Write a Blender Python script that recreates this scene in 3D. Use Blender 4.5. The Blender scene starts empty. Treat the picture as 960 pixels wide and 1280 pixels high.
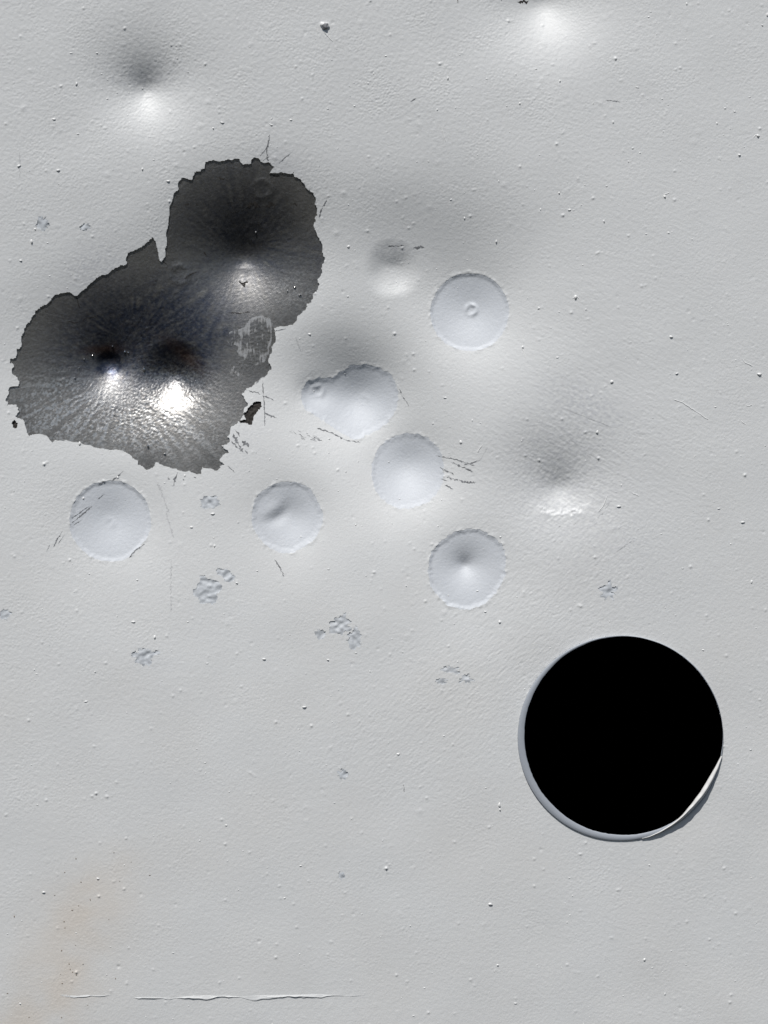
import bpy, math
import numpy as np
R = math.radians
sc = bpy.context.scene
S = 0.00028                    # metres per unit of the layout grid (plate close-up about 27 x 36 cm)
BASE_Z = 1.2                   # height of the middle of the view above the ground
rng = np.random.default_rng(7)

# ------------------------------------------------------------------ camera
cam = bpy.data.cameras.new('camera'); camo = bpy.data.objects.new('camera', cam)
sc.collection.objects.link(camo); sc.camera = camo
DIST = 0.90
camo.location = (0, -DIST, BASE_Z); camo.rotation_euler = (R(90), 0, 0)
cam.sensor_fit = 'VERTICAL'; cam.sensor_height = 36.0
cam.lens = 36.0 * DIST / (1280 * S)
cam.clip_start = 0.01; cam.clip_end = 200.0
sc.render.resolution_x, sc.render.resolution_y = 768, 1024

# ------------------------------------------------------------------ light
SUN = np.array([-0.17, 0.84, 0.50]); SUN /= np.linalg.norm(SUN)      # right, up, out of the plate
sx, sy, sz = SUN[0], -SUN[2], SUN[1]                                 # world direction towards the sun
elev = math.asin(sz)
world = bpy.data.worlds.new('World'); sc.world = world; world.use_nodes = True
nt = world.node_tree
sky = nt.nodes.new('ShaderNodeTexSky'); sky.sky_type = 'NISHITA'; sky.sun_disc = False
sky.sun_elevation = elev; sky.sun_rotation = math.atan2(sx, sy)
nt.links.new(sky.outputs[0], nt.nodes['Background'].inputs[0])
nt.nodes['Background'].inputs[1].default_value = 0.055
sun = bpy.data.lights.new('sun', 'SUN'); sun.energy = 3.6; sun.angle = R(0.53); sun.color = (1.0, 0.976, 0.945)
suno = bpy.data.objects.new('sun', sun); sc.collection.objects.link(suno)
from mathutils import Vector
suno.rotation_euler = Vector((sx, sy, sz)).to_track_quat('Z', 'Y').to_euler()
suno.location = (sx * 3, sy * 3, BASE_Z + sz * 3)
vs = sc.view_settings
vs.view_transform = 'Standard'; vs.look = 'None'; vs.gamma = 1.0; vs.use_curve_mapping = False
vs.exposure = 0.23

# ------------------------------------------------------------------ materials
def mat(name):
    m = bpy.data.materials.new(name); m.use_nodes = True
    return m, m.node_tree.nodes, m.node_tree.links, m.node_tree.nodes['Principled BSDF']
def N(nodes, kind, **kw):
    n = nodes.new(kind)
    for k, v in kw.items(): setattr(n, k, v)
    return n
def mix(nodes, links, fac, a, b):
    n = nodes.new('ShaderNodeMix'); n.data_type = 'RGBA'
    for sock, v in ((n.inputs[0], fac), (n.inputs[6], a), (n.inputs[7], b)):
        if hasattr(v, 'is_output'): links.new(v, sock)
        elif isinstance(v, (int, float)): sock.default_value = v
        else: sock.default_value = (*v, 1)
    return n.outputs[2]
def ramp(nodes, links, src, p0, p1, v0=0.0, v1=1.0):
    n = nodes.new('ShaderNodeMapRange'); n.clamp = True
    links.new(src, n.inputs[0])
    for i, v in enumerate((p0, p1, v0, v1)): n.inputs[i + 1].default_value = v
    return n.outputs[0]
def noise(nodes, links, scale, detail=3.0, rough=0.6, vec=None):
    n = nodes.new('ShaderNodeTexNoise'); n.inputs['Scale'].default_value = scale
    n.inputs['Detail'].default_value = detail; n.inputs['Roughness'].default_value = rough
    links.new(vec if vec else nodes['TC'].outputs['Object'], n.inputs['Vector'])
    return n.outputs[0]
def coords(nodes):
    t = nodes.new('ShaderNodeTexCoord'); t.name = 'TC'
def attr(nodes, name):
    a = nodes.new('ShaderNodeAttribute'); a.attribute_name = name
    return a.outputs['Fac']

def paint_material(name, col, rough, bump, spec=0.45):
    m, n, l, p = mat(name); coords(n)
    a = noise(n, l, 45, 4)
    c = mix(n, l, ramp(n, l, a, 0.35, 0.7), col, tuple(x * 0.955 for x in col))
    fine = noise(n, l, 900, 2)
    c = mix(n, l, ramp(n, l, fine, 0.62, 0.85, 0, 0.35), c, tuple(x * 0.8 for x in col))
    c = mix(n, l, attr(n, 'stain_tone'), c, (0.56, 0.42, 0.27))
    c = mix(n, l, attr(n, 'grime_shade'), c, (0.27, 0.28, 0.33))
    l.new(c, p.inputs['Base Color'])
    l.new(ramp(n, l, a, 0.3, 0.7, rough - 0.06, rough + 0.06), p.inputs['Roughness'])
    p.inputs['Specular IOR Level'].default_value = spec
    b = n.new('ShaderNodeBump'); b.inputs['Distance'].default_value = 0.0002
    b.inputs['Strength'].default_value = bump
    l.new(noise(n, l, 1500, 3, 0.7), b.inputs['Height']); l.new(b.outputs[0], p.inputs['Normal'])
    return m
M_PAINT = paint_material('white_paint', (0.635, 0.642, 0.638), 0.55, 0.36)
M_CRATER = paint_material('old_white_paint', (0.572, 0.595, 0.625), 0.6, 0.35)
M_CHIP = paint_material('grey_primer', (0.50, 0.525, 0.55), 0.6, 0.25)
M_RIM_SHADE = paint_material('rim_painted_shade', (0.34, 0.365, 0.40), 0.5, 0.08)  # shade on the rim painted as an even darker grey-blue

def steel_material(name, residue=False):
    m, n, l, p = mat(name); coords(n)
    big = noise(n, l, 70, 5, 0.65)
    col = mix(n, l, ramp(n, l, big, 0.3, 0.7), (0.165, 0.161, 0.152), (0.25, 0.244, 0.232))
    tone = noise(n, l, 600, 4, 0.7)
    col = mix(n, l, ramp(n, l, tone, 0.45, 0.75, 0, 0.55), col, (0.12, 0.118, 0.12))
    col = mix(n, l, attr(n, 'shade_soot'), col, (0.042, 0.055, 0.092))  # shade in the dents painted dark blue, with soot streaks
    col = mix(n, l, attr(n, 'rust'), col, (0.13, 0.06, 0.035))
    glint_fac = attr(n, 'glint_polish')
    col = mix(n, l, glint_fac, col, (0.46, 0.455, 0.44))  # highlights on the dents painted paler, plus polished streaks
    rr_ = n.new('ShaderNodeMath'); rr_.operation = 'MULTIPLY_ADD'; l.new(glint_fac, rr_.inputs[0]); rr_.inputs[1].default_value = -0.10
    l.new(ramp(n, l, tone, 0.3, 0.75, 0.38, 0.52), rr_.inputs[2]); rough = rr_.outputs[0]
    metal = None
    if residue:
        mp = n.new('ShaderNodeMapping'); l.new(n['TC'].outputs['Object'], mp.inputs[0]); mp.inputs['Rotation'].default_value = (0, R(-32), 0); mp.inputs['Scale'].default_value = (1.0, 1.0, 0.16)
        f = noise(n, l, 1100, 5, 0.72, mp.outputs[0])
        f2 = noise(n, l, 130, 3, 0.6)
        add = n.new('ShaderNodeMath'); add.operation = 'ADD'; l.new(f, add.inputs[0]); l.new(f2, add.inputs[1])
        add2 = n.new('ShaderNodeMath'); add2.operation = 'ADD'; l.new(add.outputs[0], add2.inputs[0]); l.new(attr(n, 'edge'), add2.inputs[1])
        k = ramp(n, l, add2.outputs[0], 1.015, 1.13, 0, 0.75)
        col = mix(n, l, k, col, (0.30, 0.31, 0.32))
        l.new(ramp(n, l, k, 0, 0.7, 0.9, 0.0), p.inputs['Metallic'])
        l.new(ramp(n, l, k, 0, 0.7, 0.42, 0.75), p.inputs['Roughness'])
    else:
        l.new(ramp(n, l, attr(n, 'shade_soot'), 0, 0.9, 0.86, 0.97), p.inputs['Metallic'])
        l.new(rough, p.inputs['Roughness'])
    l.new(col, p.inputs['Base Color'])
    b = n.new('ShaderNodeBump'); b.inputs['Distance'].default_value = 0.00012; b.inputs['Strength'].default_value = 0.6
    l.new(noise(n, l, 2600, 4, 0.8), b.inputs['Height']); l.new(b.outputs[0], p.inputs['Normal'])
    return m
M_STEEL = steel_material('bare_steel')
M_RESIDUE = steel_material('steel_with_paint_residue', True)

def flat_material(name, col, rough, metallic=0.0, spec=0.4, var=0.25, scale=900):
    m, n, l, p = mat(name); coords(n)
    f = noise(n, l, scale, 3)
    l.new(mix(n, l, ramp(n, l, f, 0.35, 0.65), col, tuple(c * (1 - var) for c in col)), p.inputs['Base Color'])
    p.inputs['Roughness'].default_value = rough; p.inputs['Metallic'].default_value = metallic
    p.inputs['Specular IOR Level'].default_value = spec
    return m
M_DARKCHIP = flat_material('dark_oxide', (0.045, 0.040, 0.036), 0.75, 0.0, 0.25, 0.5)
M_SCRATCH = flat_material('dark_scratch', (0.25, 0.255, 0.265), 0.6, 0.0, 0.3, 0.5)
M_FAINT = flat_material('faint_scratch', (0.555, 0.56, 0.562), 0.6, 0.0, 0.3, 0.15)
M_SPECK = flat_material('paint_speck', (0.74, 0.74, 0.73), 0.45, 0.0, 0.45, 0.06)
M_RUSTSPECK = flat_material('rust_speck', (0.22, 0.16, 0.11), 0.7, 0.0, 0.3, 0.3)
M_BLACK = flat_material('dark_box_black', (0.004, 0.004, 0.005), 0.95, 0.0, 0.05, 0.3, 30)  # near-black so the added box keeps the hole dark
M_SHARD = flat_material('bright_steel', (0.75, 0.74, 0.72), 0.25, 1.0, 0.5, 0.1)
M_BURR = flat_material('burr_paint', (0.70, 0.69, 0.67), 0.5, 0.0, 0.4, 0.08)

# ------------------------------------------------------------------ helpers
def W(x, y, h):                       # layout coordinates -> plate coordinates (metres)
    x = np.asarray(x, float); y = np.asarray(y, float); h = np.asarray(h, float)
    return np.stack([(x - 480) * S, -h * S, (640 - y) * S], -1)

plate = bpy.data.objects.new('steel_plate', None); sc.collection.objects.link(plate)
PLATE_OFF = 0.45
plate.location = (0, 0, BASE_Z - PLATE_OFF)
plate['label'] = 'white painted steel plate with bullet dents, a bare metal patch and round hole'
plate['category'] = 'metal plate'

def link(name, me, material, parent=None, smooth=True):
    o = bpy.data.objects.new(name, me); sc.collection.objects.link(o)
    o.parent = parent if parent else plate
    me.materials.append(material)
    if smooth: me.polygons.foreach_set('use_smooth', np.ones(len(me.polygons), bool))
    return o
def quads(name, co, q, material, parent=None, attrs=None, smooth=True):
    me = bpy.data.meshes.new(name); co = np.array(co, np.float32); co[:, 2] += 0 if parent not in (None, plate) else 0
    co = co + np.array([0, 0, PLATE_OFF], np.float32)
    q = np.asarray(q, np.int32)
    me.vertices.add(len(co)); me.vertices.foreach_set('co', co.ravel())
    me.loops.add(q.size); me.loops.foreach_set('vertex_index', q.ravel())
    me.polygons.add(len(q)); me.polygons.foreach_set('loop_start', np.arange(0, q.size, 4, dtype=np.int32))
    me.update(calc_edges=True)
    for k, v in (attrs or {}).items():
        a = me.attributes.new(k, 'FLOAT', 'POINT'); a.data.foreach_set('value', np.asarray(v, np.float32))
    return link(name, me, material, parent, smooth)
def pyd(name, co, faces, material, parent=None, smooth=True):
    me = bpy.data.meshes.new(name)
    co = np.asarray(co) + np.array([0, 0, PLATE_OFF])
    me.from_pydata(co.tolist(), [], faces); me.update()
    return link(name, me, material, parent, smooth)

def near(poly, P, want=True):
    """distance, nearest boundary point and inside flag for points P against a closed polygon"""
    a = poly; b = np.roll(poly, -1, 0); d = b - a; L2 = (d ** 2).sum(1) + 1e-12
    best = np.full(len(P), 1e9); bp = np.zeros_like(P); ins = np.zeros(len(P), bool)
    CH = 4000
    for s in range(0, len(P), CH):
        p = P[s:s + CH]
        if want:
            t = np.clip(((p[:, None, :] - a) * d).sum(2) / L2, 0, 1)
            c = a + t[..., None] * d
            q = ((p[:, None, :] - c) ** 2).sum(2); k = q.argmin(1); r = np.arange(len(p))
            best[s:s + CH] = np.sqrt(q[r, k]); bp[s:s + CH] = c[r, k]
        cond = (a[:, 1] > p[:, None, 1]) != (b[:, 1] > p[:, None, 1])
        xi = a[:, 0] + (p[:, None, 1] - a[:, 1]) * d[:, 0] / np.where(np.abs(d[:, 1]) < 1e-9, 1e-9, d[:, 1])
        ins[s:s + CH] = ((cond & (p[:, None, 0] < xi)).sum(1) % 2) == 1
    return best, bp, ins
def fractal(poly, amp, levels):
    p = np.array(poly, float)
    for k in range(levels):
        q = np.roll(p, -1, 0); d = q - p; ln = np.linalg.norm(d, axis=1, keepdims=True) + 1e-9
        nrm = np.stack([-d[:, 1], d[:, 0]], 1) / ln
        m = (p + q) / 2 + nrm * rng.normal(0, 1, (len(p), 1)) * np.minimum(amp, ln * 0.16)
        p = np.stack([p, m], 1).reshape(-1, 2); amp *= 0.62
    return p
def ring(cx, cy, r, ragged=1.2, n=150, lobes=0.03, sx_=1.0, sy_=1.0):
    t = np.linspace(0, 2 * np.pi, n, endpoint=False)
    w = np.zeros(n)
    for k in range(2, 9): w += rng.normal() * lobes / k * np.cos(k * t + rng.uniform(0, 6.3))
    j = rng.normal(0, 1, n); j = (j + np.roll(j, 1)) / 1.4
    rr = r * (1 + w) + j * ragged * 0.55
    return np.stack([cx + rr * sx_ * np.cos(t), cy + rr * sy_ * np.sin(t)], 1)

def band(poly, shape, w, pad):
    """grid nodes of a window that lie within about pad of the outline"""
    L = np.linalg.norm(np.roll(poly, -1, 0) - poly, axis=1); k = int(max(2, np.ceil(L.max() / 0.8)))
    u = np.linspace(0, 1, k, endpoint=False)[:, None, None]; P = (poly * (1 - u) + np.roll(poly, -1, 0) * u).reshape(-1, 2)
    i = np.round((P[:, 0] - X0) / ST).astype(int) - w[1].start; j = np.round((P[:, 1] - Y0) / ST).astype(int) - w[0].start
    m = np.zeros(shape, bool); ok = (i >= 0) & (j >= 0) & (i < shape[1]) & (j < shape[0]); m[j[ok], i[ok]] = True
    for _ in range(int(np.ceil(pad / ST))):
        n_ = m.copy(); n_[1:] |= m[:-1]; n_[:-1] |= m[1:]; n_[:, 1:] |= m[:, :-1]; n_[:, :-1] |= m[:, 1:]; m = n_
    return m
# ------------------------------------------------------------------ layout grid
ST = 1.17
X0, X1, Y0, Y1 = -60, 1010, -100, 1320
xs = np.arange(X0, X1 + ST, ST); ys = np.arange(Y0, Y1 + ST, ST)
NX, NY = len(xs), len(ys)
GX, GY = np.meshgrid(xs, ys)                       # [NY, NX]

def fnoise(lo, hi, seed, stretch=1.0, ang=0.0):
    """band-limited noise (wavelengths lo..hi), std 1; stretch lengthens the grain along ang"""
    g = np.random.default_rng(seed).normal(size=(NY, NX))
    fy = np.fft.fftfreq(NY, ST)[:, None]; fx = np.fft.rfftfreq(NX, ST)[None, :]
    c, s = math.cos(R(ang)), math.sin(R(ang))
    u = (fx * c + fy * s) * stretch; v = -fx * s + fy * c
    f = np.sqrt(u * u + v * v) + 1e-9
    filt = np.exp(-(f * lo) ** 2) * (1 - np.exp(-(f * hi) ** 2))
    o = np.fft.irfft2(np.fft.rfft2(g) * filt, s=(NY, NX))
    return o / o.std()

# ------------------------------------------------------------------ outlines
BARE = [(199.5,325.7),(204.4,318.5),(206.8,299.4),(206.8,285),(209.2,270.6),(211.6,253.9),(215.2,245.5),(222.3,234.7),
(221.9,226.3),(228.3,220.3),(239.1,223.2),(242.2,214.3),(254.7,209),(255.9,200),(264.3,198.7),(273.9,200.2),(285.8,197.6),
(299,196.8),(301.4,202.3),(311,203.5),(315.8,195.9),(323,195.2),(326,201),(334.9,201.1),(343.3,206),(337,214),(350.5,213.1),(362.5,215.5),
(366.8,213.6),(367.3,219),(380.5,228.7),(390,238.3),(393.2,244.3),(393,251),(396,259.8),(394.1,273),(393.2,285),(399.6,298.2),
(402,311.4),(405.6,320.9),(402,328),(402,337.7),(396,346),(396.5,359.3),(390,366.5),(388.9,376),(380.5,377.2),(381.7,383.2),
(374.5,390.4),(369.7,398.8),(357.5,405.2),(341.3,408),(343,425.8),(338,440),(334,446.7),(338,460.2),(330.8,467.5),(320.4,474.8),
(310,483),(300.6,491.5),(304.8,498.8),(306.9,507),(303.8,516.5),(296.5,525.8),(288,532),(286,539.4),(281.9,544.6),(286,549.8),
(282.9,555),(274.6,556),(285,565.4),(277.7,568.5),(272.5,573.8),(280.8,581),(273.5,582),(269.4,588.3),(262,585.2),(251.7,583),
(250.6,592.5),(243.3,592.5),(235,588.3),(220.4,587.3),(210,584),(197.5,580),(193.3,577),(191.3,582),(180.8,587.3),(170.4,580),
(169.4,574.8),(162.7,570),(146.7,562),(130.6,561),(114.6,558.7),(98.5,553),(80.2,549.6),(67.6,549.6),(63,553),(51.6,542.7),
(34.4,545),(28.6,529),(21.8,522),(16,520),(21.8,514),(18.3,505),(7,505.5),(4.6,500),(9,490),(10.3,483),(21.8,478.5),(19.5,470.5),
(15,468),(16,455.6),(9.6,453),(10.3,447.6),(17.2,446.5),(18.3,435),(24,431.6),(24,419),(29.8,407.5),(35.5,399.5),(38.5,393),
(42,387.5),(50.4,381),(55,379.7),(66.5,367),(81.3,363.6),(92.8,368.2),(100.8,361.3),(118,346.4),(132.9,340.7),(146.7,331.5),
(157,325.8),(158,314.4),(169.6,309.8),(182.2,300.6),(187.9,293.7),(191.3,298.3),(194.8,307.5),(196,316.7)]
z4 = lambda pts: [(160 + x / 4.8, 380 + y / 4.8) for x, y in pts]
z3 = lambda pts: [(x / 4.364, 380 + y / 4.364) for x, y in pts]
SMEAR = z4([(585,160),(640,140),(690,130),(720,80),(800,55),(848,80),(858,140),(852,220),(838,285),(790,345),(650,425),(600,405),(640,360),(690,310),(640,270),(650,240),(600,245),(575,210)])
DCHIP1 = z4([(660,700),(700,690),(690,650),(720,610),(760,578),(795,580),(800,605),(770,640),(750,665),(740,710),(720,722),(690,710)])
DCHIP2 = z3([(58,640),(75,632),(90,650),(85,672),(62,672)])
HOLE_A = (775.5, 922.5, 128.2); HOLE_B = (779.3, 919.5, 124.0)
tt = np.linspace(0, 2 * np.pi, 360, endpoint=False)
HOLEP = np.stack([HOLE_A[0] + HOLE_A[2] * np.cos(tt), HOLE_A[1] + HOLE_A[2] * np.sin(tt)], 1)

HEART = [(414,470),(420,466),(432,458),(442,453),(456,452),(472,456),(484,462),(494,474),(499,488),(497,505),(489,520),(480,530),
(464,540),(450,547),(440,548),(428,541),(416,533),(404,524),(394,519),(382,512),(376,500),(376,485),(384,473),(398,468)]
def crater_def(name, poly, c, r, drop, A, L, cc, label, off=(0, 0), lip=1.0): 
    return dict(name=name, poly=np.array(poly), c=c, r=r, drop=drop, A=A, L=L, cc=cc, label=label, off=off, lip=lip)
CR = [
 crater_def('crater', ring(588, 388, 49.5, 0.5, lobes=0.035), (588, 388), 49, 1.05, 9.0, 40, 22, 'shallow crater with a small raised ring in its middle', (2, -2)),
 crater_def('crater', fractal(HEART, 1.4, 2), (445, 500), 52, 0.8, 15.0, 30, 26, 'double-lobed crater with a soft rim', (2, -4)),
 crater_def('crater', ring(510, 588, 47, 1.0, lobes=0.06), (510, 588), 48, 0.8, 18.0, 30, 28, 'crater with streaks leaving its right edge', (0, -6)),
 crater_def('crater', ring(136, 651, 51, 0.7, lobes=0.03), (136, 651), 51, 1.05, 9.0, 36, 20, 'round crater crossed by dark scratches', (0, -4)),
 crater_def('crater', ring(358, 646, 44.5, 0.7, lobes=0.04), (358, 646), 44, 1.0, 11.0, 30, 20, 'round crater with a dark curved crease', (6, 0)),
 crater_def('crater', ring(584, 711, 49.5, 1.2, lobes=0.045), (584, 711), 50, 1.15, 12.0, 20, 5.0, 'ragged round crater with a sharp central pit', (-2, -4)),
]
def blob(cx, cy, rx, ry, n=26, rag=0.16):
    t = np.linspace(0, 2 * np.pi, n, endpoint=False)
    k = 1 + rng.normal(0, rag, n)
    return fractal(np.stack([cx + rx * k * np.cos(t), cy + ry * k * np.sin(t)], 1), 1.0, 1)
z7 = lambda pts: [(220 + x / 12, 700 + y / 12) for x, y in pts]
CHIPS = [
 fractal(z7([(345,240),(430,230),(470,290),(560,300),(640,330),(690,400),(660,470),(600,520),(615,590),(600,660),(530,680),(440,650),(350,660),(330,570),(245,530),(250,440),(310,400),(350,330)]), 1.0, 2),
 fractal(z7([(595,180),(610,120),(680,130),(770,150),(830,210),(890,250),(870,310),(790,340),(720,320),(690,250),(610,220)]), 0.8, 2),
 blob(181, 821, 12, 10, rag=0.25), blob(168, 818, 4.5, 3.5), blob(196, 816, 4, 2.6),
 blob(426, 781, 13, 11, rag=0.2), blob(443, 797, 9, 12, rag=0.25), blob(400, 793, 7, 6),
 blob(51, 278, 8, 8, rag=0.22), blob(262, 628, 13, 9, rag=0.14), blob(563, 838, 9, 5, rag=0.3), blob(582, 849, 8, 4.5, rag=0.3), blob(552, 851, 6, 3.5, rag=0.3),
 blob(761, 739, 10, 9, rag=0.3), blob(5, 768, 8, 7, rag=0.25), blob(105, 283, 7, 4, rag=0.3), blob(428, 967, 6, 6, rag=0.3), blob(427, 1094, 4, 4, rag=0.3),
]
DENTS = [
 dict(poly=ring(182, 108, 62, 0.3), label='soft dent under intact paint near the upper left corner'),
 dict(poly=ring(674, 8, 50, 0.3), label='soft dent cut off by the top edge of the view'),
 dict(poly=ring(697, 604, 56, 0.3), label='rough dent with a lit lower edge right of the craters'),
 dict(poly=ring(491, 333, 31, 0.3), label='small soft dent up and left of the ring-centred crater'),
]

# ------------------------------------------------------------------ regions on the grid
PX, PY = GX.copy(), GY.copy(); snapped = np.zeros(GX.shape, bool)
FR = np.zeros((NY - 1, NX - 1), np.int16)        # region id of each grid face; 0 = paint coat
def window(poly, pad):
    i0 = max(0, int((poly[:, 0].min() - pad - X0) / ST)); i1 = min(NX - 1, int((poly[:, 0].max() + pad - X0) / ST) + 2)
    j0 = max(0, int((poly[:, 1].min() - pad - Y0) / ST)); j1 = min(NY - 1, int((poly[:, 1].max() + pad - Y0) / ST) + 2)
    return slice(j0, j1), slice(i0, i1)
HOLE = 99
bare_poly = fractal(BARE, 1.1, 2)
smear_poly = fractal(SMEAR, 1.2, 2)
REG = [(50 + k, d['poly']) for k, d in enumerate(DENTS)]
REG += [(20 + k, p) for k, p in enumerate(CHIPS)] + [(1 + k, c['poly']) for k, c in enumerate(CR)]
REG += [(10, bare_poly), (11, smear_poly), (12, fractal(DCHIP1, 0.9, 2)), (13, fractal(DCHIP2, 0.7, 2)), (HOLE, HOLEP)]
for rid, poly in REG[::-1]:                       # higher priority snaps first
    w = window(poly, 4); B = band(poly, GX[w].shape, w, 2.4)
    d, bp, _ = near(poly, np.stack([GX[w][B], GY[w][B]], 1))
    ok = (d < 0.52 * ST) & ~snapped[w][B]
    for G, col_ in ((PX, 0), (PY, 1)):
        sub = G[w]; v_ = sub[B]; v_[ok] = bp[ok, col_]; sub[B] = v_
    sub = snapped[w]; v_ = sub[B]; v_[ok] = True; sub[B] = v_
CX = (PX[:-1, :-1] + PX[1:, :-1] + PX[:-1, 1:] + PX[1:, 1:]) / 4
CY = (PY[:-1, :-1] + PY[1:, :-1] + PY[:-1, 1:] + PY[1:, 1:]) / 4
for rid, poly in REG:
    w = window(poly, 4); P = np.stack([CX[w].ravel(), CY[w].ravel()], 1)
    ins = near(poly, P, False)[2].reshape(CX[w].shape)
    if rid == 11: ins &= FR[w] == 10
    f = FR[w]; f[ins] = rid; FR[w] = f

# ------------------------------------------------------------------ relief
def cusp(cx, cy, A, L, c, kx=1.0, ky=1.0):
    r = np.sqrt(((PX - cx) * kx) ** 2 + ((PY - cy) * ky) ** 2 + c * c) - c
    return -A * np.exp(-r / L)
def gauss(cx, cy, A, s1, s2, ang=0):
    c, s = math.cos(R(ang)), math.sin(R(ang)); dx, dy = PX - cx, PY - cy
    return -A * np.exp(-0.5 * (((dx * c + dy * s) / s1) ** 2 + ((-dx * s + dy * c) / s2) ** 2))
warp1, warp2 = 1.3 * fnoise(40, 120, 51), 1.3 * fnoise(40, 120, 52)
def bowl(cx, cy, A, Rr):
    wx, wy = PX - cx + warp1, PY - cy + warp2
    return -A * np.clip(1 - (wx ** 2 + wy ** 2) / Rr ** 2, 0, 1) ** 2.3
def hill(cx, cy, s1, s2, ang=0): return -gauss(cx, cy, 1.0, s1, s2, ang)
H = np.zeros_like(PX)
H += cusp(181, 109, 15, 22, 16) + gauss(181, 104, 7, 54, 44)                                           # upper left dent
H += cusp(680, 0, 17, 28, 20) + gauss(678, -4, 9, 62, 46)                                             # top dent
H += cusp(701, 610, 8, 18, 15) + gauss(699, 602, 9, 52, 42)              # right dent
H += bowl(491, 334, 6, 40) + gauss(515, 330, 17, 92, 62)         # small soft dent and its basin
H += gauss(440, 484, 28, 72, 54, 12)                                      # basin of the double crater
H += gauss(392, 489, 5.5, 14, 12) + gauss(590, 395, 9, 60, 56) + gauss(508, 585, 11, 58, 52)
H += gauss(170, 450, 24, 106, 74, -6) + cusp(131, 452, 12, 20, 14) + cusp(214, 468, 9, 24, 20)      # bare steel dents
H += cusp(303, 318, 13, 24, 24) + gauss(303, 312, 21, 66, 54)
H += gauss(300, 640, 3, 90, 60) + gauss(136, 651, 4, 62, 58) + gauss(584, 711, 5, 64, 60)
for c in CR:
    H += cusp(c['c'][0] + c['off'][0], c['c'][1] + c['off'][1], c['A'], c['L'], c['cc'])
# curved crease inside one crater
a = np.arctan2(PY - 622, PX - 330); d = np.sqrt((PX - 330) ** 2 + (PY - 622) ** 2) - 29
H += 2.6 * np.exp(-0.5 * (d / 6.0) ** 2) * np.exp(-0.5 * ((a - 0.93) / 0.42) ** 2) * -1.0
H += 1.6 * np.exp(-0.5 * ((d + 9) / 7.0) ** 2) * np.exp(-0.5 * ((a - 0.95) / 0.5) ** 2)
# ridge ring in the middle of the first crater, raised pips in others
pipn = fnoise(9, 30, 71)
def pipring(cx, cy, r, wd, amp, gap=0.0):
    q = np.sqrt((PX - cx) ** 2 + (PY - cy) ** 2); t = np.arctan2(PY - cy, PX - cx)
    return amp * np.clip(0.85 + 0.2 * pipn, 0, 2) * np.exp(-0.5 * ((q + 0.25 * pipn - r) / wd) ** 2) * (1 - gap * (0.5 + 0.5 * np.cos(t - 2.4)))
H += pipring(590, 385, 6.5, 1.9, 1.9, 0.7) + pipring(134, 655, 5, 3.2, 0.7, 0.8) + pipring(396, 487, 7, 2.4, 1.2, 0.5) + pipring(455, 497, 4, 3.0, 0.5, 0.7)
STEELH = pipring(327, 234, 11, 2.6, 0.5) + pipring(222, 340, 11, 2.6, 0.5) + pipring(318, 286, 12, 2.6, 0.35)
STEELH += 1.0 * np.exp(-(((np.abs(PX - 305) + np.abs(PY - 331)) / 9.0) ** 2))                # nib
q = np.sqrt((PX - 132) ** 2 + (PY - 453) ** 2)
STEELH += -2.6 / (1 + np.exp((q + 0.6 * warp1 - 13) / 2.0))                                               # round pit
H += bowl(214, 468, 9, 50)
# radial streaks round the bare dents
raywarp = 0.010 * fnoise(18, 70, 91)
def rays(cx, cy, r0, seed, n=90):
    t = np.arctan2(PY - cy, PX - cx) + raywarp; q = np.sqrt((PX - cx) ** 2 + (PY - cy) ** 2)
    g = np.random.default_rng(seed); w = np.zeros_like(PX)
    for k in range(14):
        f = int(g.integers(14, n)); w += np.cos(f * t + g.uniform(0, 6.3) + 0.02 * g.normal() * q) * g.uniform(0.4, 1)
    return w / 3.0 * np.clip((q - 14) / 30, 0, 1) * np.exp(-(q / r0) ** 2)
n_fine = fnoise(2.2, 5, 1); n_mid = fnoise(5, 16, 2); n_big = fnoise(110, 320, 3)
n_grain = fnoise(2.6, 9, 4, 6.0, 28)                 # diagonal brush grain
n_grain2 = fnoise(2.4, 8, 5, 5.0, -42)
STEELH += 0.16 * rays(131, 452, 95, 11) * np.clip(0.5 + 0.6 * fnoise(6, 30, 33), 0, 2) + 0.06 * rays(303, 325, 85, 12) * np.clip(0.4 + 0.6 * fnoise(6, 30, 34), 0, 2) + 0.03 * n_fine + 0.04 * fnoise(3, 12, 8)
hot = np.exp(-(((PX - 165) / 62) ** 2 + ((PY - 522) / 34) ** 2))
STEELH += (0.6 * hot + hill(215, 485, 34, 30)) * (0.16 * fnoise(2.2, 4.0, 9) + 0.12 * fnoise(3, 9, 10, 3, 40))
# coarse-ness of the paint over the plate
coarse = 0.55 + 0.65 * hill(120, 120, 260, 150) + 0.5 * hill(620, 60, 220, 110) + 0.35 * hill(60, 800, 160, 160) - 0.2 * hill(330, 640, 160, 110) + 0.15 * hill(860, 1000, 200, 260)
bumps = 0.045 * n_mid * coarse + 0.066 * np.clip(0.9 + 0.5 * fnoise(50, 200, 95), 0.25, 2.2) * n_fine * coarse
bumps += 0.05 * n_grain * (hill(740, 560, 120, 110, 25) + 0.5 * hill(800, 300, 160, 160)) + 0.055 * n_grain2 * (hill(560, 880, 170, 75, -30) + 0.8 * hill(690, 690, 90, 90))
bumps += 0.08 * fnoise(4, 14, 6) * (hill(698, 590, 60, 70) + 0.6 * hill(182, 100, 70, 60))
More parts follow.
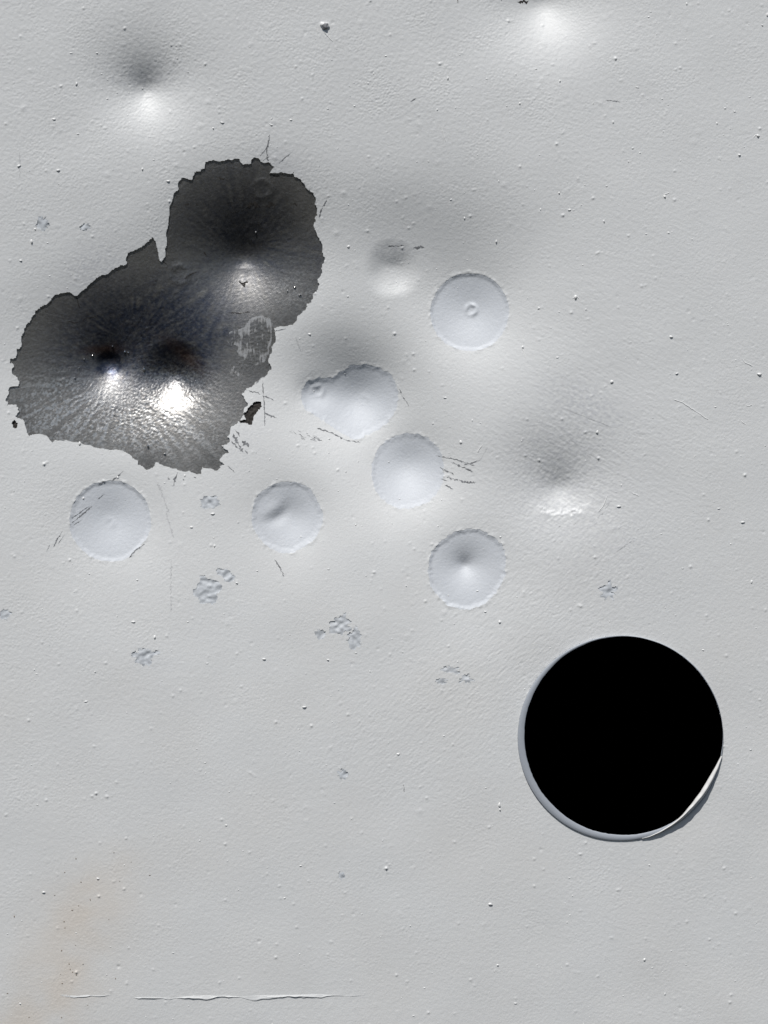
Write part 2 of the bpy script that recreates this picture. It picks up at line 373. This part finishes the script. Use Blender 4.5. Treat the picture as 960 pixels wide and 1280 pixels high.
# small blisters and pits moulded in the paint
def pimples(density, sigma, seed):
    g = np.random.default_rng(seed); im = (g.random((NY, NX)) < density) * g.gamma(1.6, 0.5, (NY, NX))
    fy = np.fft.fftfreq(NY, ST)[:, None]; fx = np.fft.rfftfreq(NX, ST)[None, :]
    k = np.exp(-2 * (np.pi * sigma) ** 2 * (fx ** 2 + fy ** 2)) * (2 * np.pi * sigma ** 2 / ST ** 2)
    return np.fft.irfft2(np.fft.rfft2(im) * k, s=(NY, NX))
bumps += 0.42 * pimples(0.0030, 0.95, 81) * np.clip(0.5 + 0.6 * fnoise(25, 90, 84), 0, 2) + 0.16 * pimples(0.0014, 2.2, 82) * coarse - 0.2 * pimples(0.0006, 1.2, 83)
H += 0.2 * n_big + gauss(300, 430, 17, 280, 240)
edge = np.minimum.reduce([PX - X0, X1 - PX, PY - Y0, Y1 - PY]); fade = np.clip((edge - 2) / 50, 0, 1); fade = fade * fade * (3 - 2 * fade)
H *= fade; bumps *= fade
T0 = 1.7
OFF = {}
paint_h = H + T0 + bumps
# lips of paint thrown up round the craters
rag = np.clip(0.5 + 0.5 * fnoise(5, 18, 21) + 0.5 * fnoise(14, 60, 22), 0, 2.4)
for c in CR:
    w = window(c['poly'], 9); B = band(c['poly'], PX[w].shape, w, 9)
    d, _, ins = near(c['poly'], np.stack([PX[w][B], PY[w][B]], 1)); d = np.where(ins, 0, d)
    sub = paint_h[w]; sub[B] += c['lip'] * (0.36 if c['drop'] > 1 else 0.3) * rag[w][B] * np.exp(-(d / 2.8) ** 2)
d3 = np.sqrt((PX - 700) ** 2 + (PY - 622) ** 2)      # crescent step at the foot of the right dent
paint_h += 1.9 / (1 + np.exp(-(PY - 642 + 0.012 * (PX - 703) ** 2 + 1.5 * n_mid) / 1.1)) * np.exp(-((PX - 703) / 30) ** 4) * np.exp(-np.clip(PY - 642, 0, 99) / 12)
heights = {0: paint_h}
for k, c in enumerate(CR):
    w = window(c['poly'], 12); B = band(c['poly'], PX[w].shape, w, 11); rw = 5.0 if c['drop'] > 1 else 6.5
    d, _, ins = near(c['poly'], np.stack([PX[w][B], PY[w][B]], 1)); di = np.full(PX[w].shape, 99.0); di[B] = np.where(ins, d, 0)
    u = np.clip(di / rw * (0.8 + 0.25 * rag[w]), 0, 1); hh = H + T0 - c['drop'] + 0.03 * n_mid + 0.03 * n_fine
    hh[w] += c['drop'] * (1 - u * u * (3 - 2 * u)) * 0.85 + 0.35 * rag[w] * np.exp(-(di / 2.5) ** 2)
    heights[1 + k] = hh
steel_h = H + STEELH * fade - 0.0
heights[10] = steel_h; heights[11] = steel_h + 0.12 * np.clip(fnoise(3, 12, 24), 0, 2)
heights[12] = H - 0.3 + 0.35 * fnoise(2.5, 7, 25); heights[13] = heights[12]
for k in range(len(CHIPS)): heights[20 + k] = H + T0 - 0.35 + 0.36 * fnoise(8, 22, 26) + 0.05 * n_fine
for k in range(len(DENTS)): heights[50 + k] = paint_h
TOP = paint_h.copy()                                                       # topmost surface for things laid on it
VR = np.zeros((NY, NX), np.int16); VR[:-1, :-1] = FR
for rid in np.unique(FR):
    if rid in heights and rid: TOP[VR == rid] = heights[rid][VR == rid]
def top(x, y):
    i = np.clip(np.round((np.asarray(x) - X0) / ST).astype(int), 0, NX - 1); j = np.clip(np.round((np.asarray(y) - Y0) / ST).astype(int), 0, NY - 1)
    return TOP[j, i]
def region(x, y):
    i = np.clip(((np.asarray(x) - X0) / ST).astype(int), 0, NX - 2); j = np.clip(((np.asarray(y) - Y0) / ST).astype(int), 0, NY - 2)
    return FR[j, i]

# ------------------------------------------------------------------ stains, tones and soot, with shade and glare painted in
tx = np.clip((PY - 1050) / 210, 0, 1.3); path = 140 - 92 * tx
stain_tone = np.exp(-((PX - path - 6) / (46 + 22 * tx)) ** 2) * np.clip((PY - 1040) / 70, 0, 1) * np.clip(0.75 + 0.15 * fnoise(40, 140, 41), 0, 1) * 0.30
stain_tone += 0.02 * np.clip(0.8 + 0.5 * fnoise(120, 400, 44), 0, 2) * np.clip((PY - 500) / 400, 0, 1)  # slightly warmer tone over the lower half
grime_shade = 0.20 * hill(112, 335, 22, 34, 40) * np.clip(0.7 + 0.5 * n_mid, 0, 1.4)
grime_shade += 0.22 * hill(700, 585, 55, 60) * np.clip(0.5 + 0.35 * n_grain + 0.3 * n_mid, 0, 1) + 0.10 * hill(770, 690, 60, 60) * np.clip(0.5 + 0.5 * n_mid, 0, 1)
grime_shade += 0.22 * hill(735, 505, 40, 16, 25) * np.clip(0.5 + 0.5 * n_mid, 0, 1) + 0.25 * hill(183, 92, 30, 14) * np.clip(0.5 + 0.5 * n_mid, 0, 1)  # grime patch, then shade of the upper left dent painted in
grime_shade += 0.16 * hill(348, 202, 22, 14, 30) + 0.12 * hill(300, 545, 22, 30) * np.clip(0.4 + 0.6 * n_mid, 0, 1) + 0.10 * hill(196, 830, 18, 8)
grime_shade += 0.16 * hill(490, 308, 28, 10) * np.clip(0.4 + 0.7 * n_mid, 0, 1) + 0.1 * hill(205, 640, 10, 45, -15) * np.clip(0.4 + 0.6 * n_mid, 0, 1)
soot = np.clip(0.8 + (0.30 * rays(300, 300, 160, 19, 60) + 0.24 * rays(165, 430, 200, 20, 60)) * np.clip(0.7 + 0.6 * fnoise(20, 80, 94), 0, 2) + 0.14 * fnoise(6, 40, 92) + 0.07 * fnoise(2.3, 6, 93), 0.0, 1.4)
shade_tint = soot * np.clip(1.0 * hill(178, 412, 84, 40, -10) + 0.6 * hill(294, 282, 58, 40) + 0.6 * hill(222, 452, 30, 22) + 0.10 * n_big, 0, 0.9)  # shade of the upper dent slopes painted in, broken by soot streaks
pitm = 1 / (1 + np.exp((np.sqrt((PX - 132) ** 2 + (PY - 453) ** 2) - 14) / 1.5)); shade_tint = np.clip(shade_tint + 0.75 * pitm, 0, 0.9)
rust = np.clip(0.55 * hill(228, 442, 20, 6, 40) + 0.6 * hill(124, 434, 16, 4, -5) + 0.08 * np.clip(n_mid, 0, 2) * hill(170, 460, 80, 60), 0, 0.8)
edgea = np.zeros_like(PX); w = window(smear_poly, 6)
d, _, ins = near(smear_poly, np.stack([PX[w].ravel(), PY[w].ravel()], 1))
edgea[w] = (0.05 * np.exp(-(d / 5.0) ** 2) * ins).reshape(PX[w].shape)
ra = rays(150, 470, 200, 17, 70) * 1.6 + 0.8 * fnoise(4, 14, 61) + 0.5 * fnoise(2.2, 5, 62)
glint_polish = np.clip(0.72 * hill(212, 488, 36, 22) * np.clip(0.45 + 0.6 * fnoise(2.2, 5, 64) + 0.4 * fnoise(5, 20, 65), 0, 1.2) + 0.6 * hill(126, 490, 14, 10), 0, 1) + np.clip(hill(165, 525, 70, 26, 8) * 1.1 + 1.0 * hill(72, 508, 34, 24) + 0.35 * hill(368, 362, 22, 14), 0, 1) * np.clip(-0.2 + 1.4 * ra, 0, 1.3)  # glare below the dents painted in, plus streaky polished patches
glint_polish += 0.13 * np.clip(rays(303, 325, 140, 18, 60) + 0.5 * fnoise(4, 20, 63), 0, 1)
glint_polish = np.clip(glint_polish, 0, 1)
ATT = dict(glint_polish=glint_polish, stain_tone=stain_tone, grime_shade=grime_shade, shade_soot=shade_tint, rust=rust, edge=edgea)

# ------------------------------------------------------------------ build the surface pieces
idx = np.arange(NX * NY).reshape(NY, NX)
FQ = np.stack([idx[1:, :-1], idx[1:, 1:], idx[:-1, 1:], idx[:-1, :-1]], -1)     # faces look out of the plate
px, py = PX.ravel(), PY.ravel()
rank = lambda r: np.where(r == 0, 3, np.where(r >= 50, 3, np.where(r >= 20, 2, np.where(r < 10, 2, 1))))
def seams():
    """pairs of neighbouring faces in different pieces: (region a, region b, vertex 1, vertex 2)"""
    out = []
    a, b = FR[:, :-1], FR[:, 1:]; m = a != b
    out.append(np.stack([a[m], b[m], idx[:-1, 1:-1][m], idx[1:, 1:-1][m]], 1))
    a, b = FR[:-1], FR[1:]; m = a != b
    out.append(np.stack([a[m], b[m], idx[1:-1, :-1][m], idx[1:-1, 1:][m]], 1))
    return np.concatenate(out)
SE = seams()
def piece(name, rid, material, parent=None, attrs=(), extra_wall=True):
    m = FR == rid
    q = FQ[m].reshape(-1, 4); h = heights[rid].ravel()
    used, inv = np.unique(q, return_inverse=True); q = inv.reshape(-1, 4)
    co = W(px[used], py[used], h[used]); av = {k: ATT[k].ravel()[used] for k in attrs}
    if extra_wall:
        cos, qs = [co], [q]; n = len(co); hs = None
        for ca, cb in ((0, 1), (1, 0)):
            s = SE[SE[:, ca] == rid]
            s = s[[(rank(np.int16(rid)) >= rank(np.int16(o))) and o != rid for o in s[:, cb]]] if len(s) else s
            for o in np.unique(s[:, cb]) if len(s) else []:
                e = s[s[:, cb] == o]; v1, v2 = e[:, 2].astype(int), e[:, 3].astype(int)
                ho = (h - 1.2) if o == HOLE else heights[int(o)].ravel() - 0.25
                if o != HOLE and np.abs(ho + 0.25 - h)[v1].max() < 0.01: continue
                k = len(e)
                cos += [W(px[v1], py[v1], h[v1]), W(px[v2], py[v2], h[v2]), W(px[v2], py[v2], np.minimum(ho[v2], h[v2])), W(px[v1], py[v1], np.minimum(ho[v1], h[v1]))]
                r = np.arange(k); qs.append(np.stack([n + r, n + k + r, n + 2 * k + r, n + 3 * k + r], 1)); n += 4 * k
                for kk in av: av[kk] = np.concatenate([av[kk]] + [ATT[kk].ravel()[v] for v in (v1, v2, v2, v1)])
        co = np.concatenate(cos); q = np.concatenate(qs)
    return quads(name, co, q, material, parent, av)
coat = piece('paint_coat', 0, M_PAINT, None, ('stain_tone', 'grime_shade'))
bare = piece('bare_metal_patch', 10, M_STEEL, None, ('shade_soot', 'rust', 'glint_polish'), False)
bare['label'] = 'dark bare steel patch where the paint has burst away'
sm = piece('paint_residue', 11, M_RESIDUE, bare, ('shade_soot', 'rust', 'edge', 'glint_polish'), False); sm['label'] = 'smear of pale paint left on the bare steel'
for r_ in (12, 13): piece('dark_chip', r_, M_DARKCHIP, None, (), False)
for k, c in enumerate(CR):
    o = piece(c['name'], 1 + k, M_CRATER, None, ('stain_tone', 'grime_shade')); o['label'] = c['label']
for k, d_ in enumerate(DENTS):
    o = piece('dent', 50 + k, M_PAINT, None, ('stain_tone', 'grime_shade')); o['label'] = d_['label']
for k in range(len(CHIPS)):
    if (FR == 20 + k).any(): piece('paint_chip', 20 + k, M_CHIP, None, ('stain_tone', 'grime_shade'))

# margin of the plate beyond the view, its edges and a black box added behind to keep the hole dark
EX0, EX1, EY0, EY1 = 480 - 1250, 480 + 1250, 640 - 1450, 640 + 1600
def rect(a, b, c, d, h): return W([a, b, b, a], [d, d, c, c], [h] * 4)
xr, yr = xs[-1], ys[-1]
co = np.concatenate([rect(EX0, EX1, EY0, ys[0], T0), rect(EX0, EX1, yr, EY1, T0), rect(EX0, xs[0], ys[0], yr, T0), rect(xr, EX1, ys[0], yr, T0)])
quads('plate_margin', co, np.arange(16).reshape(4, 4), M_PAINT, None, dict(stain_tone=np.zeros(16), grime_shade=np.zeros(16)), False)
D = 1300
f4, b4 = rect(EX0, EX1, EY0, EY1, T0), rect(EX0, EX1, EY0, EY1, -D)
co = np.concatenate([f4, b4]); q = [[0, 1, 5, 4], [1, 2, 6, 5], [2, 3, 7, 6], [3, 0, 4, 7], [4, 5, 6, 7]]
hs = quads('added_dark_box', co, q, M_BLACK, None, None, False); hs['label'] = 'black box added behind the hole to keep it dark'

# ------------------------------------------------------------------ hole rim and burr
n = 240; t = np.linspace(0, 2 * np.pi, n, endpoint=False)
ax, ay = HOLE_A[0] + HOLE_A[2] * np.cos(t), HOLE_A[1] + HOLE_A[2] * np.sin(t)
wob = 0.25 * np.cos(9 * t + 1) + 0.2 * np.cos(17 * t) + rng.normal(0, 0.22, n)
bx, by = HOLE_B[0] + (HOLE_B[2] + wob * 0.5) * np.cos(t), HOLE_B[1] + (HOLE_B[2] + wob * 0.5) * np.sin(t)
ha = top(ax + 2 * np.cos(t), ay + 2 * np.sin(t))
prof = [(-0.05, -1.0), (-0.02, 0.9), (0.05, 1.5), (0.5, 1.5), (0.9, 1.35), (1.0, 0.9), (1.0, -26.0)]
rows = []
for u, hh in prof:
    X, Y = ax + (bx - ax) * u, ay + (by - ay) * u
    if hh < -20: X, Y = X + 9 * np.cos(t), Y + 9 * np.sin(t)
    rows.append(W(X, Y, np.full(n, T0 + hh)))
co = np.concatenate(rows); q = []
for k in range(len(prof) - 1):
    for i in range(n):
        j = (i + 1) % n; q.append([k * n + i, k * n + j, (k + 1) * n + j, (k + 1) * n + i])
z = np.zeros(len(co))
rim = quads('hole_rim', co, q, M_RIM_SHADE, None, dict(stain_tone=z, grime_shade=z)); rim['label'] = 'raised rim round the black hole, its shade painted grey-blue'
# curled burr on the lower right of the hole
m_ = 90; e = np.linspace(0, 1, m_); tb = R(10) + e * R(68)
ee = np.clip(e / 0.60, 0, 1); big_ = np.sin(ee * np.pi) ** 0.9
jit = 1 + 0.07 * np.sin(e * 23) + 0.05 * np.sin(e * 61 + 1)
wdk = (5.0 * big_ * (0.6 + 0.5 * ee) + 4.5 * np.clip((e - 0.35) / 0.25, 0, 1) * np.clip((1 - e) / 0.4, 0, 1)) * jit + 0.4
wbr = (3.1 * big_ * (1.25 - 0.5 * ee) + 1.2 * np.clip((1 - e) / 0.4, 0, 1)) + 0.2
env = np.clip(wdk / 7.0, 0, 1.2); rout = 128.8 + 0.4 * (jit - 1) * 8; rtop = rout - wdk; rin = rtop - wbr
def arc(rr, hh): return W(HOLE_A[0] + rr * np.cos(tb), HOLE_A[1] + rr * np.sin(tb), hh)
rows = [arc(rin + 5, np.full(m_, -6.0)), arc(rin, T0 + 1.0 + 3.0 * env), arc(rin * .45 + rtop * .55, T0 + 1.6 + 6.3 * env), arc(rtop, T0 + 1.6 + 8.0 * env), arc(rtop * .5 + rout * .5, T0 + 0.8 + 2.2 * env), arc(rout, T0 - 0.6 + 0 * e)]
co = np.concatenate(rows); q = []
for k in range(len(rows) - 1):
    for i in range(m_ - 1): q.append([k * m_ + i, k * m_ + i + 1, (k + 1) * m_ + i + 1, (k + 1) * m_ + i])
br = quads('burr', co, q, M_BURR, rim); br['label'] = 'bright curled burr on the lower right of the hole'

# ------------------------------------------------------------------ scratches: slivers laid on the surface
def sliver(pts, wd, broken=0.35, seed=0, lift=0.16):
    g = np.random.default_rng(seed); pts = np.array(pts, float)
    seg = np.linalg.norm(np.diff(pts, axis=0), axis=1); L = np.concatenate([[0], np.cumsum(seg)])
    k = max(4, int(L[-1] / 1.3)); s = np.linspace(0, L[-1], k)
    x, y = np.interp(s, L, pts[:, 0]), np.interp(s, L, pts[:, 1])
    dx, dy = np.gradient(x), np.gradient(y); ln = np.hypot(dx, dy) + 1e-9; nx, ny = -dy / ln, dx / ln
    w_ = wd * np.clip(g.normal(0.8, 0.3, k), 0.2, 1.5) * np.clip(np.minimum(np.arange(k), k - 1 - np.arange(k)) / 2, 0.15, 1)
    o_ = g.normal(0, wd * 0.25, k); run = 0
    for i in range(k):                               # worn-through stretches thin out to a hairline
        if run > 0: w_[i] *= 0.25; run -= 1
        elif g.random() < broken * 0.3: run = int(g.integers(1, 4))
    ax_, ay_, bx_, by_ = x + nx * (w_ / 2 + o_), y + ny * (w_ / 2 + o_), x - nx * (w_ / 2 - o_), y - ny * (w_ / 2 - o_)
    co = np.concatenate([W(ax_, ay_, top(ax_, ay_) + lift), W(bx_, by_, top(bx_, by_) + lift)])
    return co, [[i, i + 1, k + i + 1, k + i] for i in range(k - 1)]
def scratches(lines, material, seed):
    for i, (p, w_, br_) in enumerate(lines):
        co, f = sliver(p, w_, br_, seed * 31 + i); pyd('scratch', co, f, material)
def spray(cx0, cy0, cx1, cy1, count, length, ang, wd, seed):
    g = np.random.default_rng(seed); out = []
    for i in range(count):
        t_ = g.random(); x = cx0 + (cx1 - cx0) * t_ + g.normal(0, 2.4); y = cy0 + (cy1 - cy0) * t_ + g.normal(0, 2.4)
        a_ = R(ang + g.normal(0, 10)); l_ = length * g.uniform(0.4, 1.3)
        out.append((((x, y), (x + l_ * math.cos(a_), y + l_ * math.sin(a_))), wd * g.uniform(0.5, 1.2), 0.3))
    return out
scratches([([(66, 684), (70, 675), (77, 664)], 1.5, .4), ([(71, 680), (80, 668)], 1.0, .5), ([(57, 690), (62, 680)], .9, .5)], M_SCRATCH, 1)
scratches([([(86, 656), (98, 645), (113, 633)], 1.8, .5), ([(88, 648), (100, 639), (110, 632)], 1.2, .5), ([(90, 657), (101, 649)], 1.3, .4), ([(119, 624), (129, 617)], 1.2, .6)], M_SCRATCH, 2)
scratches([([(137, 601), (145, 596), (152, 588)], 1.8, .3), ([(121, 607), (130, 600)], 1.4, .4), ([(160, 698), (168, 688), (180, 680)], 1.5, .3)], M_SCRATCH, 3)
scratches([([(343, 699), (348, 708), (355, 721)], 1.8, .2)], M_SCRATCH, 4)
scratches([([(545, 569), (570, 574), (594, 582)], 1.3, .5), ([(565, 577), (592, 590)], 2.2, .6), ([(550, 584), (568, 593)], 1.8, .2), ([(559, 596), (577, 601), (596, 604)], 2.4, .6), ([(556, 606), (567, 611)], 1.8, .6), ([(552, 598), (560, 601)], 1.5, .5), ([(580, 581), (601, 575)], 1.2, .7)], M_SCRATCH, 5)
scratches([([(499, 484), (503, 493), (512, 506)], 1.4, .6), ([(485, 304.5), (506, 304)], 1.5, .4), ([(517, 306.5), (531, 306)], 2.6, .2)], M_SCRATCH, 6)
scratches(spray(361, 536, 402, 552, 20, 6, 28, 1.5, 5) + [([(395, 534), (414, 540), (432, 549), (450, 552)], 1.6, .5)], M_SCRATCH, 7)
scratches([([(334, 203), (333, 186), (337, 167)], 1.6, .2), ([(324, 194), (331, 186), (334, 181)], 1.2, .5), ([(348, 203), (355, 196), (363, 190)], 1.2, .5), ([(328, 200), (336, 194)], 1.2, .4), ([(398, 270), (402, 258), (408, 248)], 2.0, .5)], M_SCRATCH, 8)
scratches([([(326.7, 474), (329, 505), (330, 532)], 1.4, .3), ([(329, 515.5), (345, 521.7)], 2.6, .2), ([(326.7, 493), (341, 499)], 1.4, .3), ([(306, 486), (324, 491)], 1.4, .5), ([(318, 478), (326, 470)], 1.4, .5), ([(340, 412), (358, 408)], 1.0, .5)], M_SCRATCH, 9)
scratches([([(289, 542), (296, 552), (302, 565)], 3.4, .5), ([(302, 550), (310, 558)], 5.0, 0), ([(305, 563), (309, 566)], 3.6, 0), ([(288, 551), (297, 560)], 2.2, .6), ([(293, 537), (299, 545)], 2.0, .4)], M_SCRATCH, 10)
scratches([([(215, 608), (217, 600), (221, 590)], 2.4, .4), ([(208, 597), (211, 599)], 2.8, 0), ([(227, 599), (229, 600)], 2.2, 0), ([(241, 595), (244, 598)], 2.4, 0), ([(283, 582), (293, 590)], 1.4, .4)], M_SCRATCH, 11)
scratches([([(196, 604), (203, 622), (210, 641)], 2.6, .5), ([(213, 700), (213, 764)], 1.5, .6), ([(368, 419), (375, 437)], 1.4, .4), ([(206, 640), (216, 672)], 1.6, .7), ([(24, 190), (24, 222)], 1.5, .5)], M_FAINT, 12)
scratches([([(708, 511), (735, 522), (763, 533)], .9, .4), ([(770, 690), (790, 676)], .8, .6), ([(610, 560), (600, 575)], .9, .4)], M_FAINT, 13)
scratches([([(504.5, 980), (505, 990)], 1.2, 0), ([(757, 125), (775, 127)], 1.2, .5), ([(513, 126), (521, 122)], 1.4, .5)], M_SCRATCH, 14)
scratches([([(92.5, 368), (97, 384)], 1.0, .2), ([(307, 257), (314, 251), (323, 255)], 4.0, 0), ([(332, 256), (338, 252), (344, 254)], 4, 0), ([(273, 219), (278, 223)], 6, 0), ([(230, 252), (234, 254)], 5, 0), ([(289, 260), (292, 263)], 5, 0),
 ([(366, 252), (371, 253)], 5, 0), ([(252, 312), (256, 314)], 4, 0), ([(81, 399), (90, 402), (96, 400)], 1.2, .3), ([(100, 400), (104, 395), (118, 394)], 1.2, .3), ([(283, 388), (297, 389), (311, 387)], 1.3, .3), ([(228, 345), (236, 339), (243, 337)], 1.6, .3), ([(296, 347), (303, 354), (307, 346)], 3.5, 0),
 ([(200, 322), (208, 330)], 1.2, .2), ([(335, 216), (349, 219)], 2.2, .2)], M_DARKCHIP, 15)
scratches(spray(736, 655, 760, 632, 9, 9, -40, 0.9, 9), M_FAINT, 16)
scratches([([(648, 0), (662, -2)], 3.0, .3), ([(570, -2), (573, 3)], 3.0, 0)], M_DARKCHIP, 17)

# ------------------------------------------------------------------ hairs trapped in the paint (thin lit tubes)
def tube(pts, rad, seed=0):
    pts = np.array(pts, float); seg = np.linalg.norm(np.diff(pts, axis=0), axis=1); L = np.concatenate([[0], np.cumsum(seg)])
    k = max(4, int(L[-1] / 2)); s = np.linspace(0, L[-1], k); g = np.random.default_rng(seed)
    x, y = np.interp(s, L, pts[:, 0]) + g.normal(0, .25, k), np.interp(s, L, pts[:, 1]) + g.normal(0, .25, k)
    dx, dy = np.gradient(x), np.gradient(y); ln = np.hypot(dx, dy) + 1e-9; nx, ny = -dy / ln, dx / ln
    r_ = rad * np.clip(np.minimum(np.arange(k), k - 1 - np.arange(k)) / 1.5 + 0.3, 0, 1); h0 = top(x, y)
    rows = [W(x + nx * r_ * c_, y + ny * r_ * c_, h0 - 0.2 + r_ * 1.3 * s_) for c_, s_ in ((1, -.2), (.75, .75), (0, 1.1), (-.75, .75), (-1, -.2))]
    return np.concatenate(rows), [[a * k + i, a * k + i + 1, (a + 1) * k + i + 1, (a + 1) * k + i] for a in range(4) for i in range(k - 1)]
HAIRS = [[(841, 499), (853, 503), (870, 514), (886, 525)], [(927, 448), (932, 454), (938, 456), (942, 459)], [(947, 468), (955, 472)], [(926, 525), (929, 529), (934, 531)],
 [(931, 506), (935, 508), (941, 506)], [(653, 432), (655, 438), (658, 448)], [(829, 248), (831, 243), (838, 240)], [(404, 38), (411, 46), (417, 53)], [(716, 373), (721, 369), (726, 374)],
 [(900, 196), (901, 202)], [(941, 173), (945, 168), (951, 171)], [(552, 160), (558, 178)], [(748, 640), (756, 630), (760, 618)], [(790, 615), (800, 621)], [(604, 555), (597, 566)]]
for i, p in enumerate(HAIRS):
    co, f = tube(p, 0.5, i); pyd('paint_hair', co, f, M_SPECK)

# ------------------------------------------------------------------ nibs of dust and drops under the paint
def dome(x, y, r, hgt, g, sides=7):
    t_ = np.linspace(0, 2 * np.pi, sides, endpoint=False) + g.random() * 6; k = 1 + g.normal(0, .24, sides); e_ = g.uniform(0.65, 1.6)
    h0 = top(x, y); rows = []
    for rr, hh in ((1.0, -0.5), (0.82, 0.55), (0.45, 0.95)):
        rows.append(W(x + r * rr * k * np.cos(t_) * e_, y + r * rr * k * np.sin(t_) / e_, np.full(sides, h0 + hgt * hh)))
    rows.append(W([x], [y], [h0 + hgt * 1.05]))
    f = []
    for a in range(2):
        for i in range(sides): f.append([a * sides + i, (a + 1) * sides + i, (a + 1) * sides + (i + 1) % sides, a * sides + (i + 1) % sides])
    for i in range(sides): f.append([2 * sides + i, 3 * sides, 2 * sides + (i + 1) % sides])
    return np.concatenate(rows), f
def speck_mesh(spots, material, name, seed):
    g = np.random.default_rng(seed); cos, fs, n = [], [], 0
    for x, y, r, hg in spots:
        co, f = dome(x, y, r, hg, g); cos.append(co); fs += [[a + n for a in q] for q in f]; n += len(co)
    o = pyd(name, np.concatenate(cos), fs, material); return o
g = np.random.default_rng(77); spots = []
while len(spots) < 600:
    x, y = g.uniform(-10, 970), g.uniform(-10, 1290)
    if int(region(x, y)) not in (0, 50, 51, 52, 53) and g.random() > 0.5: continue
    if int(region(x, y)) in (10, 11, 12, 13, HOLE): continue
    r = min(2.1, 0.5 + g.exponential(0.30)); spots.append((x, y, r, r * g.uniform(0.35, 0.65)))
spots += [(x, y, r * 0.78, r * 0.6) for x, y, r in [(831, 246, 2.4), (924, 194, 2.4), (947, 170, 2.6), (700, 101, 1.8), (560, 97, 2), (650, 129, 2), (699, 241, 2), (755, 276, 2), (621, 300, 2.2), (654, 433, 2.6), (765, 477, 2.6), (949, 468, 3.0), (720, 371, 3),
 (839, 421, 2.4), (846, 467, 2), (747, 540, 2.4), (774, 633, 2.2), (928, 653, 2.2), (624, 1006, 3.0), (625, 1012, 2.0), (613, 1130, 2.8), (750, 1047, 1.6), (622, 1206, 1.8), (277, 152, 2.2), (266, 159, 1.8), (95, 104, 2), (38, 301, 2.6), (25, 325, 2), (72, 212, 2.4), (177, 210, 2), (209, 225, 2.2), (55, 1115, 2.4), (296, 729, 2), (193, 797, 2.2), (330, 824, 2.4), (625, 778, 2.6), (410, 825, 2), (380, 884, 2.6), (607, 765, 1.8)]]
sp = speck_mesh(spots, M_SPECK, 'paint_specks', 3); sp['kind'] = 'stuff'
spots = []
while len(spots) < 30:
    y = g.uniform(1045, 1275); x = 140 - 92 * (y - 1050) / 210 + g.normal(12, 32)
    if 0 < x < 300: spots.append((x, y, g.uniform(0.5, 1.0), g.uniform(0.3, 0.6)))
sp = speck_mesh(spots, M_RUSTSPECK, 'rust_specks', 4); sp['kind'] = 'stuff'
# one larger blister with a dark broken top
co, f = dome(405.5, 31, 6.2, 3.2, g, 14); bl = pyd('paint_blister', co, f, M_SPECK)
co, f = dome(406.3, 32.2, 4.0, 0.6, g, 11); co[:, 1] -= 2.9 * S; pyd('broken_top', co, f, M_SCRATCH, bl)
# bright shards on the bare steel
for x, y, r in [(90, 471, 1.3), (95, 458, 1.4), (101, 447, 1.6), (111, 442, 1.3), (136, 430, 1.3), (152, 437, 2.2), (156, 438, 1.4), (176, 459, 2.6), (183, 557, 2.2), (204, 567, 1.5), (318, 286, 1.4), (374, 366, 1.6), (367, 356, 1.8), (358, 361, 1.5)]:
    co, f = dome(x, y, r, r * 1.3, g); pyd('steel_shard', co, f, M_SHARD, bare, False)

# ------------------------------------------------------------------ paint run along the bottom
def ridge(x0, x1, y0, y1, wmax, seed):
    g = np.random.default_rng(seed); k = int((x1 - x0) / 1.6); x = np.linspace(x0, x1, k)
    def sm_(n_, s_): 
        a_ = g.normal(size=n_ + 40); a_ = np.convolve(a_, np.exp(-0.5 * (np.arange(-20, 21) / s_) ** 2), 'same')[20:20 + n_]; return a_ / a_.std()
    yc = np.linspace(y0, y1, k) + 0.5 * sm_(k, 8)
    tp = np.clip(np.minimum(np.arange(k) / 6, (k - 1 - np.arange(k)) / (k * 0.25)), 0.1, 1)
    lw = wmax * tp * np.clip(0.55 + 0.3 * sm_(k, 6) + 0.15 * sm_(k, 2), 0.15, 1.3)
    hh = 1.2 * tp * np.clip(0.75 + 0.3 * sm_(k, 4), 0.2, 1.4)
    h0 = top(x, yc); rows = []
    for v, hv in ((-0.35, -0.4), (-0.2, 0.25), (0.15, -0.05), (0.5, 0.95), (0.8, 1.0), (1.0, 0.5), (1.04, -0.4)):
        rows.append(W(x, yc + lw * v, h0 + hh * hv))
    m_ = len(rows)
    return np.concatenate(rows), [[(a + 1) * k + i, (a + 1) * k + i + 1, a * k + i + 1, a * k + i] for a in range(m_ - 1) for i in range(k - 1)]
for a_ in ((75, 140, 1247.5, 1247.5, 4.5, 1), (163, 465, 1246.5, 1243.5, 4.6, 2), (150, 157, 1248, 1248, 3, 3), (330, 395, 1246, 1243.5, 3.5, 5)):
    co, f = ridge(*a_); pyd('paint_ridge', co, f, M_PAINT)
